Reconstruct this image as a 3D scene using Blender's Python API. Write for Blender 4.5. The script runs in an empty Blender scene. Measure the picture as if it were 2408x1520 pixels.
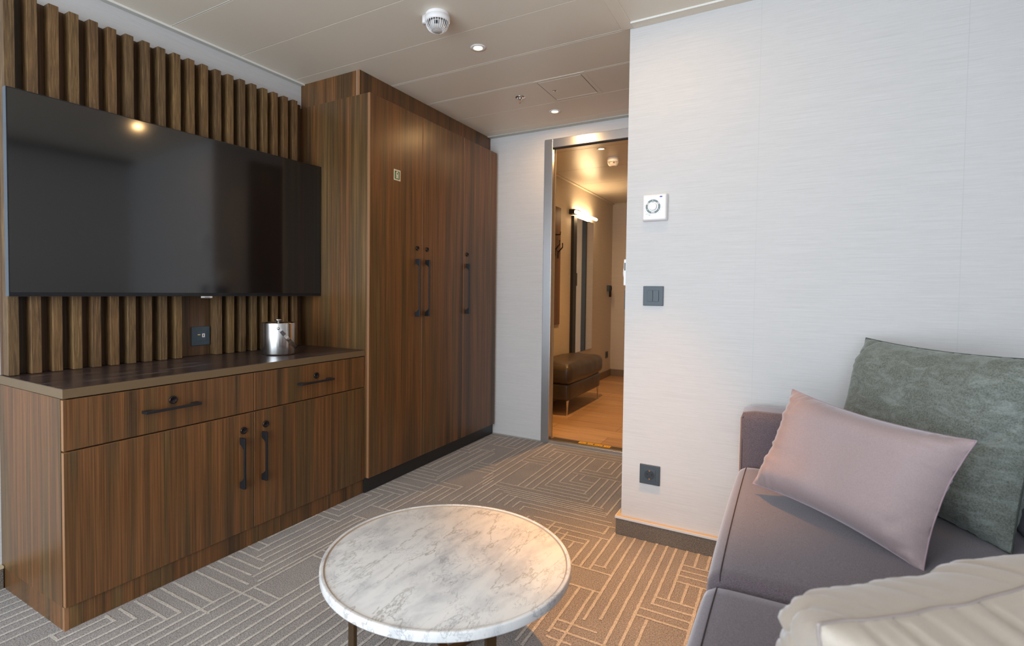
import bpy, bmesh, math, random
from mathutils import Vector, Matrix, Euler, noise

random.seed(7)
sc = bpy.context.scene
COL = sc.collection
PI = math.pi
R = math.radians

# ------------------------------------------------------------ camera
YAW, PITCH, ROLL = 0.5292, -0.0297, 0.0107
cam_data = bpy.data.cameras.new('camera')
cam = bpy.data.objects.new('camera', cam_data)
COL.objects.link(cam)
fw = Vector((-math.sin(YAW) * math.cos(PITCH), math.cos(YAW) * math.cos(PITCH), math.sin(PITCH)))
rt = Vector((math.cos(YAW), math.sin(YAW), 0))
up = rt.cross(fw)
RT = rt * math.cos(ROLL) + up * math.sin(ROLL)
UP = -rt * math.sin(ROLL) + up * math.cos(ROLL)
M = Matrix((RT, UP, -fw)).transposed().to_4x4()
M.translation = Vector((2.2648, 0.0, 1.0131))
cam.matrix_world = M
cam_data.sensor_width = 36
cam_data.lens = 1232.4 / 2408 * 36
cam_data.shift_x = 71.3 / 2408
cam_data.shift_y = -37.2 / 2408
cam_data.clip_start = 0.02
cam_data.dof.use_dof = True
cam_data.dof.focus_distance = 2.4
cam_data.dof.aperture_fstop = 5.0
sc.camera = cam

# ------------------------------------------------------------ world, exposure
sc.view_settings.view_transform = 'Standard'
sc.view_settings.look = 'None'
sc.view_settings.gamma = 1
sc.view_settings.use_curve_mapping = False
sc.view_settings.exposure = 0.66
w = bpy.data.worlds.new('world'); sc.world = w
w.use_nodes = True
bg = w.node_tree.nodes['Background']
bg.inputs[0].default_value = (0.75, 0.85, 1.0, 1)
bg.inputs[1].default_value = 1.2


def area_light(name, loc, rot, sx, sy, power, col, spread=PI):
    d = bpy.data.lights.new(name, 'AREA'); d.shape = 'RECTANGLE'
    d.size = sx; d.size_y = sy; d.energy = power; d.color = col; d.spread = spread
    o = bpy.data.objects.new(name, d); o.location = loc; o.rotation_euler = rot
    COL.objects.link(o); return o


# daylight coming in through the balcony window behind the camera
area_light('window_daylight', (1.55, -1.86, 1.15), (R(90), 0, 0), 2.7, 1.75, 66, (0.81, 0.92, 1.0))


# ------------------------------------------------------------ helpers
def srgb(r, g, b):
    def f(c):
        c /= 255
        return c / 12.92 if c <= .04045 else ((c + .055) / 1.055) ** 2.4
    return (f(r), f(g), f(b), 1)


class MB:
    def __init__(s): s.v = []; s.f = []; s.m = []; s.sm = []

    def add(s, vs, fs, mi=0, smooth=False):
        o = len(s.v); s.v += [Vector(p) for p in vs]
        for f in fs:
            s.f.append([i + o for i in f]); s.m.append(mi); s.sm.append(smooth)
        return s

    def addbm(s, bm, mi=0, smooth=False):
        bm.verts.index_update()
        s.add([v.co.copy() for v in bm.verts], [[v.index for v in f.verts] for f in bm.faces], mi, smooth)
        bm.free(); return s

    def box(s, x0, x1, y0, y1, z0, z1, bev=0, mi=0, seg=2, mat=None):
        bm = bmesh.new(); bmesh.ops.create_cube(bm, size=1)
        for v in bm.verts:
            v.co = Vector(((x0 + x1) / 2 + v.co.x * (x1 - x0), (y0 + y1) / 2 + v.co.y * (y1 - y0), (z0 + z1) / 2 + v.co.z * (z1 - z0)))
        if bev: bmesh.ops.bevel(bm, geom=list(bm.edges), offset=bev, segments=seg, affect='EDGES', profile=.5)
        if mat is not None:
            for v in bm.verts: v.co = mat @ v.co
        return s.addbm(bm, mi, False)

    def prism(s, poly, d, mat, mi=0, bev=0, smooth=False):
        """poly in local xy extruded 0..d along z, then mapped by mat"""
        bm = bmesh.new()
        vs = [bm.verts.new((p[0], p[1], 0)) for p in poly]
        f = bm.faces.new(vs)
        r = bmesh.ops.extrude_face_region(bm, geom=[f])
        for e in r['geom']:
            if isinstance(e, bmesh.types.BMVert): e.co.z += d
        bmesh.ops.recalc_face_normals(bm, faces=bm.faces)
        if bev: bmesh.ops.bevel(bm, geom=[e for e in bm.edges if e.calc_face_angle(0) > .5], offset=bev, segments=2, affect='EDGES', profile=.5)
        for v in bm.verts: v.co = mat @ v.co
        return s.addbm(bm, mi, smooth)

    def lathe(s, prof, c, n=48, mi=0, mat=None, smooth=True, caps=True):
        vs = []; fs = []; k = len(prof)
        for i in range(n):
            a = 2 * PI * i / n
            for r, z in prof:
                p = Vector((r * math.cos(a), r * math.sin(a), z))
                if mat is not None: p = mat @ p
                vs.append(p + Vector(c))
        for i in range(n):
            j = (i + 1) % n
            for q in range(k - 1):
                fs.append([i * k + q, j * k + q, j * k + q + 1, i * k + q + 1])
        if caps:
            if prof[0][0] > 1e-6: fs.append([i * k for i in range(n)][::-1])
            if prof[-1][0] > 1e-6: fs.append([i * k + k - 1 for i in range(n)])
        return s.add(vs, fs, mi, smooth)

    def tube(s, pts, r, n=8, mi=0, smooth=True, closed=False):
        pts = [Vector(p) for p in pts]; vs = []; fs = []; m = len(pts)
        prev = None
        for i, p in enumerate(pts):
            if closed: t = pts[(i + 1) % m] - pts[i - 1]
            else: t = pts[min(i + 1, m - 1)] - pts[max(i - 1, 0)]
            t.normalize()
            if prev is None: a = t.orthogonal().normalized()
            else: a = (prev - t * prev.dot(t)).normalized()
            prev = a; b = t.cross(a)
            rr = r[i] if isinstance(r, (list, tuple)) else r
            for q in range(n):
                g = 2 * PI * q / n
                vs.append(p + (a * math.cos(g) + b * math.sin(g)) * rr)
        for i in range(m if closed else m - 1):
            j = (i + 1) % m
            for q in range(n):
                fs.append([i * n + q, i * n + (q + 1) % n, j * n + (q + 1) % n, j * n + q])
        if not closed:
            fs.append(list(range(n))[::-1]); fs.append([(m - 1) * n + q for q in range(n)])
        return s.add(vs, fs, mi, smooth)

    def build(s, name, mats, parent=None, label=None, recalc=True):
        base = Vector((0, 0, 0)); p = parent
        while p is not None:
            base += p.location; p = p.parent
        me = bpy.data.meshes.new(name)
        me.from_pydata([tuple(v - base) for v in s.v], [], s.f)
        if not isinstance(mats, (list, tuple)): mats = [mats]
        for m in mats: me.materials.append(m)
        for i, pl in enumerate(me.polygons):
            pl.material_index = s.m[i]; pl.use_smooth = s.sm[i]
        if recalc:
            bm = bmesh.new(); bm.from_mesh(me); bmesh.ops.recalc_face_normals(bm, faces=bm.faces); bm.to_mesh(me); bm.free()
        else:
            bm = bmesh.new(); bm.from_mesh(me)
            for f in bm.faces:
                f.normal_update()
                if f.material_index == 1 and f.normal.z < 0: f.normal_flip()
            bm.to_mesh(me); bm.free()
        me.update()
        o = bpy.data.objects.new(name, me); COL.objects.link(o)
        if parent is not None: o.parent = parent
        if label: o['label'] = label
        return o


def thing(name, loc, label, cat, group=None):
    o = bpy.data.objects.new(name, None); o.empty_display_size = .05
    o.location = loc; COL.objects.link(o)
    o['label'] = label; o['category'] = cat
    if group: o['group'] = group
    return o


def tag(o, label, cat, group=None):
    o['label'] = label; o['category'] = cat
    if group: o['group'] = group
    return o


def struct(o): o['kind'] = 'structure'; return o


def recenter(o):
    """move a top-level mesh's origin to its lowest centre"""
    vs = [v.co for v in o.data.vertices]
    c = Vector(((min(v.x for v in vs) + max(v.x for v in vs)) / 2, (min(v.y for v in vs) + max(v.y for v in vs)) / 2, min(v.z for v in vs)))
    o.data.transform(Matrix.Translation(-c)); o.location = c
    return o


def text_mb(body, size, mat, depth=.0003, mi=0):
    cu = bpy.data.curves.new('txt', 'FONT'); cu.body = body; cu.size = size; cu.extrude = depth
    cu.align_x = 'CENTER'; cu.align_y = 'CENTER'; cu.resolution_u = 3
    o = bpy.data.objects.new('txt', cu); COL.objects.link(o)
    dg = bpy.context.evaluated_depsgraph_get()
    me = bpy.data.meshes.new_from_object(o.evaluated_get(dg))
    mb = MB(); mb.add([mat @ v.co for v in me.vertices], [list(p.vertices) for p in me.polygons], mi)
    bpy.data.objects.remove(o); bpy.data.curves.remove(cu); bpy.data.meshes.remove(me)
    return mb


def merge(a, b):
    o = len(a.v); a.v += b.v; a.f += [[i + o for i in f] for f in b.f]; a.m += b.m; a.sm += b.sm; return a


def frame(o, x, y, z):
    m = Matrix((x, y, z)).transposed().to_4x4(); m.translation = Vector(o); return m


X, Y, Z = Vector((1, 0, 0)), Vector((0, 1, 0)), Vector((0, 0, 1))


def rbox(x0, x1, y0, y1, z0, z1, r, crown=(0, 0, 0), n=14, wob=0, seed=0, pinch=0):
    """soft upholstered block: rounded box with crowned faces"""
    mb = MB(); C = Vector(((x0 + x1) / 2, (y0 + y1) / 2, (z0 + z1) / 2)); H = Vector(((x1 - x0) / 2, (y1 - y0) / 2, (z1 - z0) / 2))
    bm = bmesh.new(); bmesh.ops.create_cube(bm, size=2)
    bmesh.ops.subdivide_edges(bm, edges=list(bm.edges), cuts=n, use_grid_fill=True)
    for v in bm.verts:
        p = v.co.copy()
        # concentrate vertices near edges
        q = Vector([math.copysign(abs(c) ** .75, c) for c in p])
        w_ = Vector((q.x * H.x, q.y * H.y, q.z * H.z))
        inner = Vector([max(-h + r, min(h - r, c)) for c, h in zip(w_, H)])
        d = w_ - inner
        if d.length > 1e-9:
            # project onto rounded surface
            m = max(abs(w_[i]) - (H[i] - r) for i in range(3))
            d = d.normalized() * max(m, 0)
        w2 = inner + d
        u = Vector([w2[i] / H[i] for i in range(3)])
        for i in range(3):
            if crown[i]:
                a, b = [j for j in range(3) if j != i]
                g = max(0, 1 - u[a] ** 2) ** .5 * max(0, 1 - u[b] ** 2) ** .5
                w2[i] += u[i] * crown[i] * g
        if wob:
            nz = noise.noise_vector(w2 * 9 + Vector((seed, 0, 0)))
            w2 += nz * wob
        v.co = C + w2
    return mb.addbm(bm, 0, True)


# ------------------------------------------------------------ materials
def newmat(name):
    m = bpy.data.materials.new(name); m.use_nodes = True
    nt = m.node_tree; b = nt.nodes['Principled BSDF']
    return m, nt, b


def plain(name, col, rough=.5, metal=0, spec=.5, emit=None, es=0, coat=0):
    m, nt, b = newmat(name)
    b.inputs['Base Color'].default_value = col
    b.inputs['Roughness'].default_value = rough
    b.inputs['Metallic'].default_value = metal
    b.inputs['Specular IOR Level'].default_value = spec
    if coat: b.inputs['Coat Weight'].default_value = coat; b.inputs['Coat Roughness'].default_value = .1
    if emit: b.inputs['Emission Color'].default_value = emit; b.inputs['Emission Strength'].default_value = es
    return m


def N(nt, t, **k):
    n = nt.nodes.new(t)
    for a, v in k.items(): setattr(n, a, v)
    return n


def coords(nt, scale=(1, 1, 1), rand=True, rot=(0, 0, 0), world=False):
    if world:
        g = N(nt, 'ShaderNodeNewGeometry'); src = g.outputs['Position']
    else:
        tc = N(nt, 'ShaderNodeTexCoord'); src = tc.outputs['Object']
    mp = N(nt, 'ShaderNodeMapping'); mp.inputs['Scale'].default_value = scale; mp.inputs['Rotation'].default_value = rot
    if rand:
        oi = N(nt, 'ShaderNodeObjectInfo')
        mu = N(nt, 'ShaderNodeMath', operation='MULTIPLY'); mu.inputs[1].default_value = 37.0
        nt.links.new(oi.outputs['Random'], mu.inputs[0])
        ad = N(nt, 'ShaderNodeVectorMath', operation='ADD')
        nt.links.new(src, ad.inputs[0]); nt.links.new(mu.outputs[0], ad.inputs[1])
        src = ad.outputs[0]
    nt.links.new(src, mp.inputs[0])
    return mp.outputs[0]


def noise_n(nt, vec, scale, detail=3, rough=.5, dist=0):
    n = N(nt, 'ShaderNodeTexNoise'); n.inputs['Scale'].default_value = scale
    n.inputs['Detail'].default_value = detail; n.inputs['Roughness'].default_value = rough; n.inputs['Distortion'].default_value = dist
    nt.links.new(vec, n.inputs['Vector']); return n.outputs['Fac']


def ramp(nt, fac, stops):
    r = N(nt, 'ShaderNodeValToRGB'); e = r.color_ramp.elements
    while len(e) < len(stops): e.new(.5)
    for i, (p, c) in enumerate(stops): e[i].position = p; e[i].color = c
    nt.links.new(fac, r.inputs[0]); return r.outputs['Color']


def mix(nt, a, b, fac, mode='MIX'):
    m = N(nt, 'ShaderNodeMix', data_type='RGBA', blend_type=mode)
    for sock, v in ((m.inputs[6], a), (m.inputs[7], b), (m.inputs[0], fac)):
        if hasattr(v, 'is_linked'): nt.links.new(v, sock)
        else: sock.default_value = v
    return m.outputs[2]


def bump(nt, b, h, strength, dist=.001):
    n = N(nt, 'ShaderNodeBump'); n.inputs['Strength'].default_value = strength; n.inputs['Distance'].default_value = dist
    nt.links.new(h, n.inputs['Height']); nt.links.new(n.outputs[0], b.inputs['Normal'])


def maprange(nt, v, a, b, c, d):
    m = N(nt, 'ShaderNodeMapRange'); m.inputs[1].default_value = a; m.inputs[2].default_value = b; m.inputs[3].default_value = c; m.inputs[4].default_value = d
    nt.links.new(v, m.inputs[0]); return m.outputs[0]


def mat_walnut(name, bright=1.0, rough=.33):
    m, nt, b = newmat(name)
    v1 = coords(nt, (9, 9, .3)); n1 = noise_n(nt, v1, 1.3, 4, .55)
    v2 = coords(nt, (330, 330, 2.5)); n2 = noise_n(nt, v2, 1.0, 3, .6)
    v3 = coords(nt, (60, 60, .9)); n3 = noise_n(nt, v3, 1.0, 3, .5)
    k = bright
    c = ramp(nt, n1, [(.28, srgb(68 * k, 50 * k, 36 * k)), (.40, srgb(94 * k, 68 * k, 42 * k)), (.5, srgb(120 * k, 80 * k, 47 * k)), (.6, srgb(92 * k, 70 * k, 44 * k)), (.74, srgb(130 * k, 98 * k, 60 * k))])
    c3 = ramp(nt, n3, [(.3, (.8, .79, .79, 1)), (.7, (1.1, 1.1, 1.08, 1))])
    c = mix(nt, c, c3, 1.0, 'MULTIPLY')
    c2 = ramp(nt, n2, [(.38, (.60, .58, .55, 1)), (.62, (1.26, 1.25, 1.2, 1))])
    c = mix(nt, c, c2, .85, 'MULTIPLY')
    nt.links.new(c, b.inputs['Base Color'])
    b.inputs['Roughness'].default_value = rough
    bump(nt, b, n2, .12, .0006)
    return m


def mat_oak(name):
    m, nt, b = newmat(name)
    v1 = coords(nt, (190, 190, 9)); n1 = noise_n(nt, v1, 1.0, 5, .65, .8)
    v2 = coords(nt, (9, 9, 2.2)); n2 = noise_n(nt, v2, 1.5, 2, .5, 1.0)
    c = ramp(nt, n1, [(.3, srgb(72, 56, 38)), (.5, srgb(108, 84, 56)), (.68, srgb(140, 113, 78))])
    oi = N(nt, 'ShaderNodeObjectInfo')
    hv = ramp(nt, oi.outputs['Random'], [(0, (.72, .70, .68, 1)), (.4, (1.0, .88, .78, 1)), (.7, (1.08, 1.04, .92, 1)), (1, (.82, .80, .78, 1))])
    c = mix(nt, c, hv, 1.0, 'MULTIPLY')
    c2 = ramp(nt, n2, [(.3, (.8, .8, .8, 1)), (.7, (1.15, 1.15, 1.15, 1))])
    c = mix(nt, c, c2, .8, 'MULTIPLY')
    nt.links.new(c, b.inputs['Base Color']); b.inputs['Roughness'].default_value = .5
    bump(nt, b, n1, .35, .001)
    return m


def mat_wallpaper(name, col, amt=.06):
    m, nt, b = newmat(name)
    v = coords(nt, (5, 5, 330), rand=False, world=True); n = noise_n(nt, v, 1.0, 3, .6)
    v2 = coords(nt, (30, 30, 900), rand=False, world=True); n2 = noise_n(nt, v2, 1.0, 2, .6)
    lo = tuple(c * (1 - amt * 2.2) for c in col[:3]) + (1,); hi = tuple(min(1, c * (1 + amt)) for c in col[:3]) + (1,)
    c = ramp(nt, n, [(.3, lo), (.55, col), (.75, hi)])
    c = mix(nt, c, ramp(nt, n2, [(.3, (.95, .95, .95, 1)), (.7, (1.03, 1.03, 1.03, 1))]), .8, 'MULTIPLY')
    nt.links.new(c, b.inputs['Base Color']); b.inputs['Roughness'].default_value = .62
    b.inputs['Specular IOR Level'].default_value = .25
    bump(nt, b, n, .15, .0006)
    return m


def mat_carpet(name, a, c_, speck=1.0):
    m, nt, b = newmat(name)
    v = coords(nt, rand=False, world=True)
    n = noise_n(nt, v, 260, 3, .8); n2 = noise_n(nt, v, 6, 2, .5)
    k = 1 - .5 * speck
    c = ramp(nt, n, [(.32, a), (.68, c_)])
    c = mix(nt, c, ramp(nt, n2, [(.3, (.92, .92, .92, 1)), (.7, (1.06, 1.06, 1.06, 1))]), 1.0, 'MULTIPLY')
    nt.links.new(c, b.inputs['Base Color']); b.inputs['Roughness'].default_value = 1
    b.inputs['Specular IOR Level'].default_value = .1
    b.inputs['Sheen Weight'].default_value = .25
    bump(nt, b, n, .9, .004)
    return m


def mat_fabric(name, base, sheen=.6, tint=(1, 1, 1, 1), var=.12, fine=900, mott=None, srough=.4, rough=.85, bmp=.15):
    m, nt, b = newmat(name)
    v = coords(nt, rand=False); n = noise_n(nt, v, fine, 2, .7); n2 = noise_n(nt, v, 14, 3, .6, .5)
    lo = tuple(x * (1 - var) for x in base[:3]) + (1,); hi = tuple(x * (1 + var) for x in base[:3]) + (1,)
    c = ramp(nt, n, [(.3, lo), (.7, hi)])
    if mott:
        vm = coords(nt, (1, 1, 2.2), rand=False, rot=(0, .6, .9)); nm = noise_n(nt, vm, mott[1], 6, .72, .8)
        c = mix(nt, c, mott[0], maprange(nt, nm, .47, .72, 0, .8))
    nt.links.new(c, b.inputs['Base Color'])
    b.inputs['Roughness'].default_value = rough; b.inputs['Specular IOR Level'].default_value = .2
    b.inputs['Sheen Weight'].default_value = sheen; b.inputs['Sheen Roughness'].default_value = srough
    b.inputs['Sheen Tint'].default_value = tint
    bump(nt, b, n, bmp, .0006)
    return m


def mat_marble(name):
    m, nt, b = newmat(name)
    v = coords(nt, (1, 1, 1), rand=False)
    mp = N(nt, 'ShaderNodeMapping'); mp.inputs['Rotation'].default_value = (0, 0, R(-8)); mp.inputs['Scale'].default_value = (2.6, .95, 1)
    nt.links.new(v, mp.inputs[0])
    def ridge(fac, c, w_):
        s = N(nt, 'ShaderNodeMath', operation='SUBTRACT'); nt.links.new(fac, s.inputs[0]); s.inputs[1].default_value = c
        a = N(nt, 'ShaderNodeMath', operation='ABSOLUTE'); nt.links.new(s.outputs[0], a.inputs[0])
        return maprange(nt, a.outputs[0], 0, w_, 1, 0)
    def mul(a, b_):
        x = N(nt, 'ShaderNodeMath', operation='MULTIPLY'); nt.links.new(a, x.inputs[0]); nt.links.new(b_, x.inputs[1]); return x.outputs[0]
    base = ramp(nt, noise_n(nt, mp.outputs[0], 5, 6, .6, .4), [(.35, srgb(198, 198, 201)), (.5, srgb(222, 221, 221)), (.7, srgb(230, 228, 227))])
    msk = maprange(nt, noise_n(nt, v, 8, 3, .6), .42, .6, .05, .8)
    c = mix(nt, base, srgb(142, 144, 150), mul(ridge(noise_n(nt, mp.outputs[0], 7, 9, .66, .6), .5, .011), msk))
    msk2 = maprange(nt, noise_n(nt, v, 11, 3, .6), .5, .62, 0, .75)
    c = mix(nt, c, srgb(132, 134, 142), mul(ridge(noise_n(nt, mp.outputs[0], 14, 8, .7, .5), .47, .016), msk2))
    bl = maprange(nt, noise_n(nt, mp.outputs[0], 24, 5, .7, .3), .60, .72, 0, .55)
    c = mix(nt, c, srgb(146, 149, 156), mul(bl, msk2))
    mp2 = N(nt, 'ShaderNodeMapping'); mp2.inputs['Rotation'].default_value = (0, 0, R(52)); mp2.inputs['Scale'].default_value = (2.0, .5, 1); mp2.inputs['Location'].default_value = (.3, .12, 0)
    nt.links.new(v, mp2.inputs[0])
    c = mix(nt, c, srgb(166, 163, 158), mul(ridge(noise_n(nt, mp2.outputs[0], 2.1, 7, .6, .2), .5, .006), maprange(nt, noise_n(nt, v, 3, 2, .5), .3, .5, .3, .9)))
    nt.links.new(c, b.inputs['Base Color']); b.inputs['Roughness'].default_value = .3
    b.inputs['Specular IOR Level'].default_value = .35
    return m


def mat_worktop(name):
    m, nt, b = newmat(name)
    v = coords(nt, (75, 4, 75), rand=False); n = noise_n(nt, v, 1.0, 6, .7, .8)
    c = ramp(nt, n, [(.32, srgb(34, 26, 28)), (.5, srgb(60, 47, 46)), (.6, srgb(84, 74, 74)), (.7, srgb(136, 132, 136))])
    nt.links.new(c, b.inputs['Base Color']); b.inputs['Roughness'].default_value = .28
    return m


def mat_brushed(name, col, rough=.3, axis=(2, 2, 220)):
    m, nt, b = newmat(name)
    v = coords(nt, axis, rand=False); n = noise_n(nt, v, 1.0, 3, .6)
    nt.links.new(ramp(nt, n, [(.3, tuple(c * .9 for c in col[:3]) + (1,)), (.7, col)]), b.inputs['Base Color'])
    b.inputs['Metallic'].default_value = 1
    nt.links.new(maprange(nt, n, .3, .7, rough * .8, rough * 1.2), b.inputs['Roughness'])
    bump(nt, b, n, .05, .0003)
    return m


def mat_planks(name):
    m, nt, b = newmat(name)
    v = coords(nt, rand=False, world=True)
    br = N(nt, 'ShaderNodeTexBrick'); nt.links.new(v, br.inputs['Vector'])
    br.inputs['Scale'].default_value = 1; br.inputs['Brick Width'].default_value = 1.2; br.inputs['Row Height'].default_value = .18
    br.inputs['Mortar Size'].default_value = .0015; br.inputs['Color1'].default_value = srgb(196, 160, 122); br.inputs['Color2'].default_value = srgb(170, 134, 98)
    br.inputs['Mortar'].default_value = srgb(110, 84, 60); br.offset = .37
    vg = coords(nt, (1.2, 22, 1), rand=False, world=True); n = noise_n(nt, vg, 2.2, 5, .6, .6)
    c = mix(nt, br.outputs['Color'], ramp(nt, n, [(.3, (.66, .62, .58, 1)), (.5, (.95, .95, .95, 1)), (.7, (1.15, 1.12, 1.08, 1))]), .9, 'MULTIPLY')
    nt.links.new(c, b.inputs['Base Color']); b.inputs['Roughness'].default_value = .42
    return m


def mat_leather(name):
    m, nt, b = newmat(name)
    v = coords(nt, rand=False); n = noise_n(nt, v, 160, 4, .6); n2 = noise_n(nt, v, 9, 3, .5)
    nt.links.new(ramp(nt, n2, [(.3, srgb(52, 44, 36)), (.7, srgb(74, 62, 50))]), b.inputs['Base Color'])
    b.inputs['Roughness'].default_value = .36
    bump(nt, b, n, .3, .0008)
    return m


WAL = mat_walnut('walnut_laminate'); EDGE = plain('walnut_edge_band', srgb(150, 108, 74), .4)
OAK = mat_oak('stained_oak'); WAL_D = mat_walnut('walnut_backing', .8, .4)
WALLP = mat_wallpaper('grasscloth_wallpaper', srgb(208, 206, 206), .035)
WALLG = mat_wallpaper('grasscloth_wallpaper_hall', srgb(200, 190, 176), .04)
CARP = mat_carpet('carpet_pile', srgb(66, 62, 60), srgb(200, 191, 186)); CLINE = mat_carpet('carpet_line_pile', srgb(158, 150, 142), srgb(232, 224, 216))
CBASE = mat_carpet('carpet_skirting', srgb(78, 70, 62), srgb(146, 134, 122))
CEIL = plain('ceiling_panel', srgb(230, 220, 204), .45, spec=.4); CEILE = plain('ceiling_trim', srgb(196, 196, 188), .4)
SEAMW = plain('ceiling_joint', srgb(232, 230, 224), .4)
BLACKM = plain('black_metal', srgb(38, 38, 42), .42, .3); BLACKP = plain('black_plinth', srgb(40, 38, 38), .32)
DGREY = plain('anthracite_plastic', srgb(62, 74, 84), .45); DGREY2 = plain('dark_slot', srgb(14, 14, 16), .5)
WHITEP = plain('white_plastic', srgb(236, 234, 234), .35); WHITES = plain('white_plastic_shade', srgb(206, 202, 200), .4)
GREYB = plain('grey_button', srgb(112, 128, 130), .45)
STEEL = plain('brushed_steel', srgb(196, 196, 198), .3, 1); STEELH = mat_brushed('bucket_steel', srgb(214, 212, 210), .22, (160, 160, 2))
CHROME = plain('chrome', srgb(210, 210, 210), .12, 1); BRONZE = plain('bronze_metal', srgb(112, 90, 66), .35, .9)
OLIVE = plain('worktop_edge', srgb(124, 104, 78), .38, .35)
TOP = mat_worktop('dark_wood_worktop'); MARB = mat_marble('white_marble')
MDARK = plain('marble_groove', srgb(168, 152, 134), .5)
SOFA = mat_fabric('mauve_grey_upholstery', srgb(98, 89, 96), .75, (.92, .88, .92, 1), .38, 420, bmp=.4)
SOFB = mat_fabric('slate_back_upholstery', srgb(98, 98, 108), .4, (.9, .9, 1, 1), .1, 700)
PIPE = plain('dark_stitching', srgb(50, 42, 46), .9)
PINK = mat_fabric('pink_velvet', srgb(166, 148, 149), .7, (.84, .9, 1.0, 1), .06, 300, srough=.3, rough=.7)
GREEN = mat_fabric('green_chenille', srgb(110, 114, 108), .3, (.9, 1, .95, 1), .42, 300, mott=(srgb(144, 152, 148), 19), bmp=.6)
CREAM = mat_fabric('cream_velvet', srgb(184, 172, 160), .5, (.9, .93, 1, 1), .04, 500, srough=.3, rough=.7)
PIPEC = plain('cushion_piping', srgb(158, 146, 142), .9); PIPEP = plain('pink_piping', srgb(160, 138, 146), .8); PIPEG = plain('green_piping', srgb(66, 72, 66), .9)
LEATH = mat_leather('dark_leather'); PLANK = mat_planks('oak_planks')
TVS = plain('tv_screen', (.006, .006, .0065, 1), .09, spec=1.0, coat=.15); TVB = plain('tv_bezel', srgb(20, 20, 24), .3); TVE = plain('tv_side', srgb(96, 108, 122), .35, .5)
GREENS = plain('sign_green', srgb(0, 104, 76), .5); SIGNW = plain('sign_cream', srgb(214, 206, 180), .5)
YEL = plain('yellow_tape', srgb(240, 178, 10), .5); BLK = plain('black_print', srgb(24, 18, 14), .6)
BLUE = plain('blue_emblem', srgb(60, 70, 150), .5); REDP = plain('red_print', srgb(200, 70, 50), .5)
MIRR = plain('mirror_glass', srgb(235, 235, 235), .02, 1)
LAMPW = plain('warm_lamp_glow', (1, .8, .5, 1), .5, emit=(1, .66, .30, 1), es=28)
LAMPB = plain('tube_lamp_glow', (1, .85, .6, 1), .5, emit=(1, .68, .36, 1), es=42)
DARKDOOR = plain('charcoal_door_frame', srgb(58, 66, 72), .4); LEAF = plain('door_leaf', srgb(206, 200, 188), .5)
HOOKP = mat_walnut('hook_panel_wood', .95, .45)
GOLDP = plain('rubber_seal', srgb(150, 120, 84), .6)
WOODT = plain('tan_cap', srgb(196, 176, 146), .5)

# ------------------------------------------------------------ room shell
H = 2.1
YF = 3.2575
YW = 2.189     # face of the bright wall
XW = 1.6775    # its left corner
XR = 3.03
YB = -1.75

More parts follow.
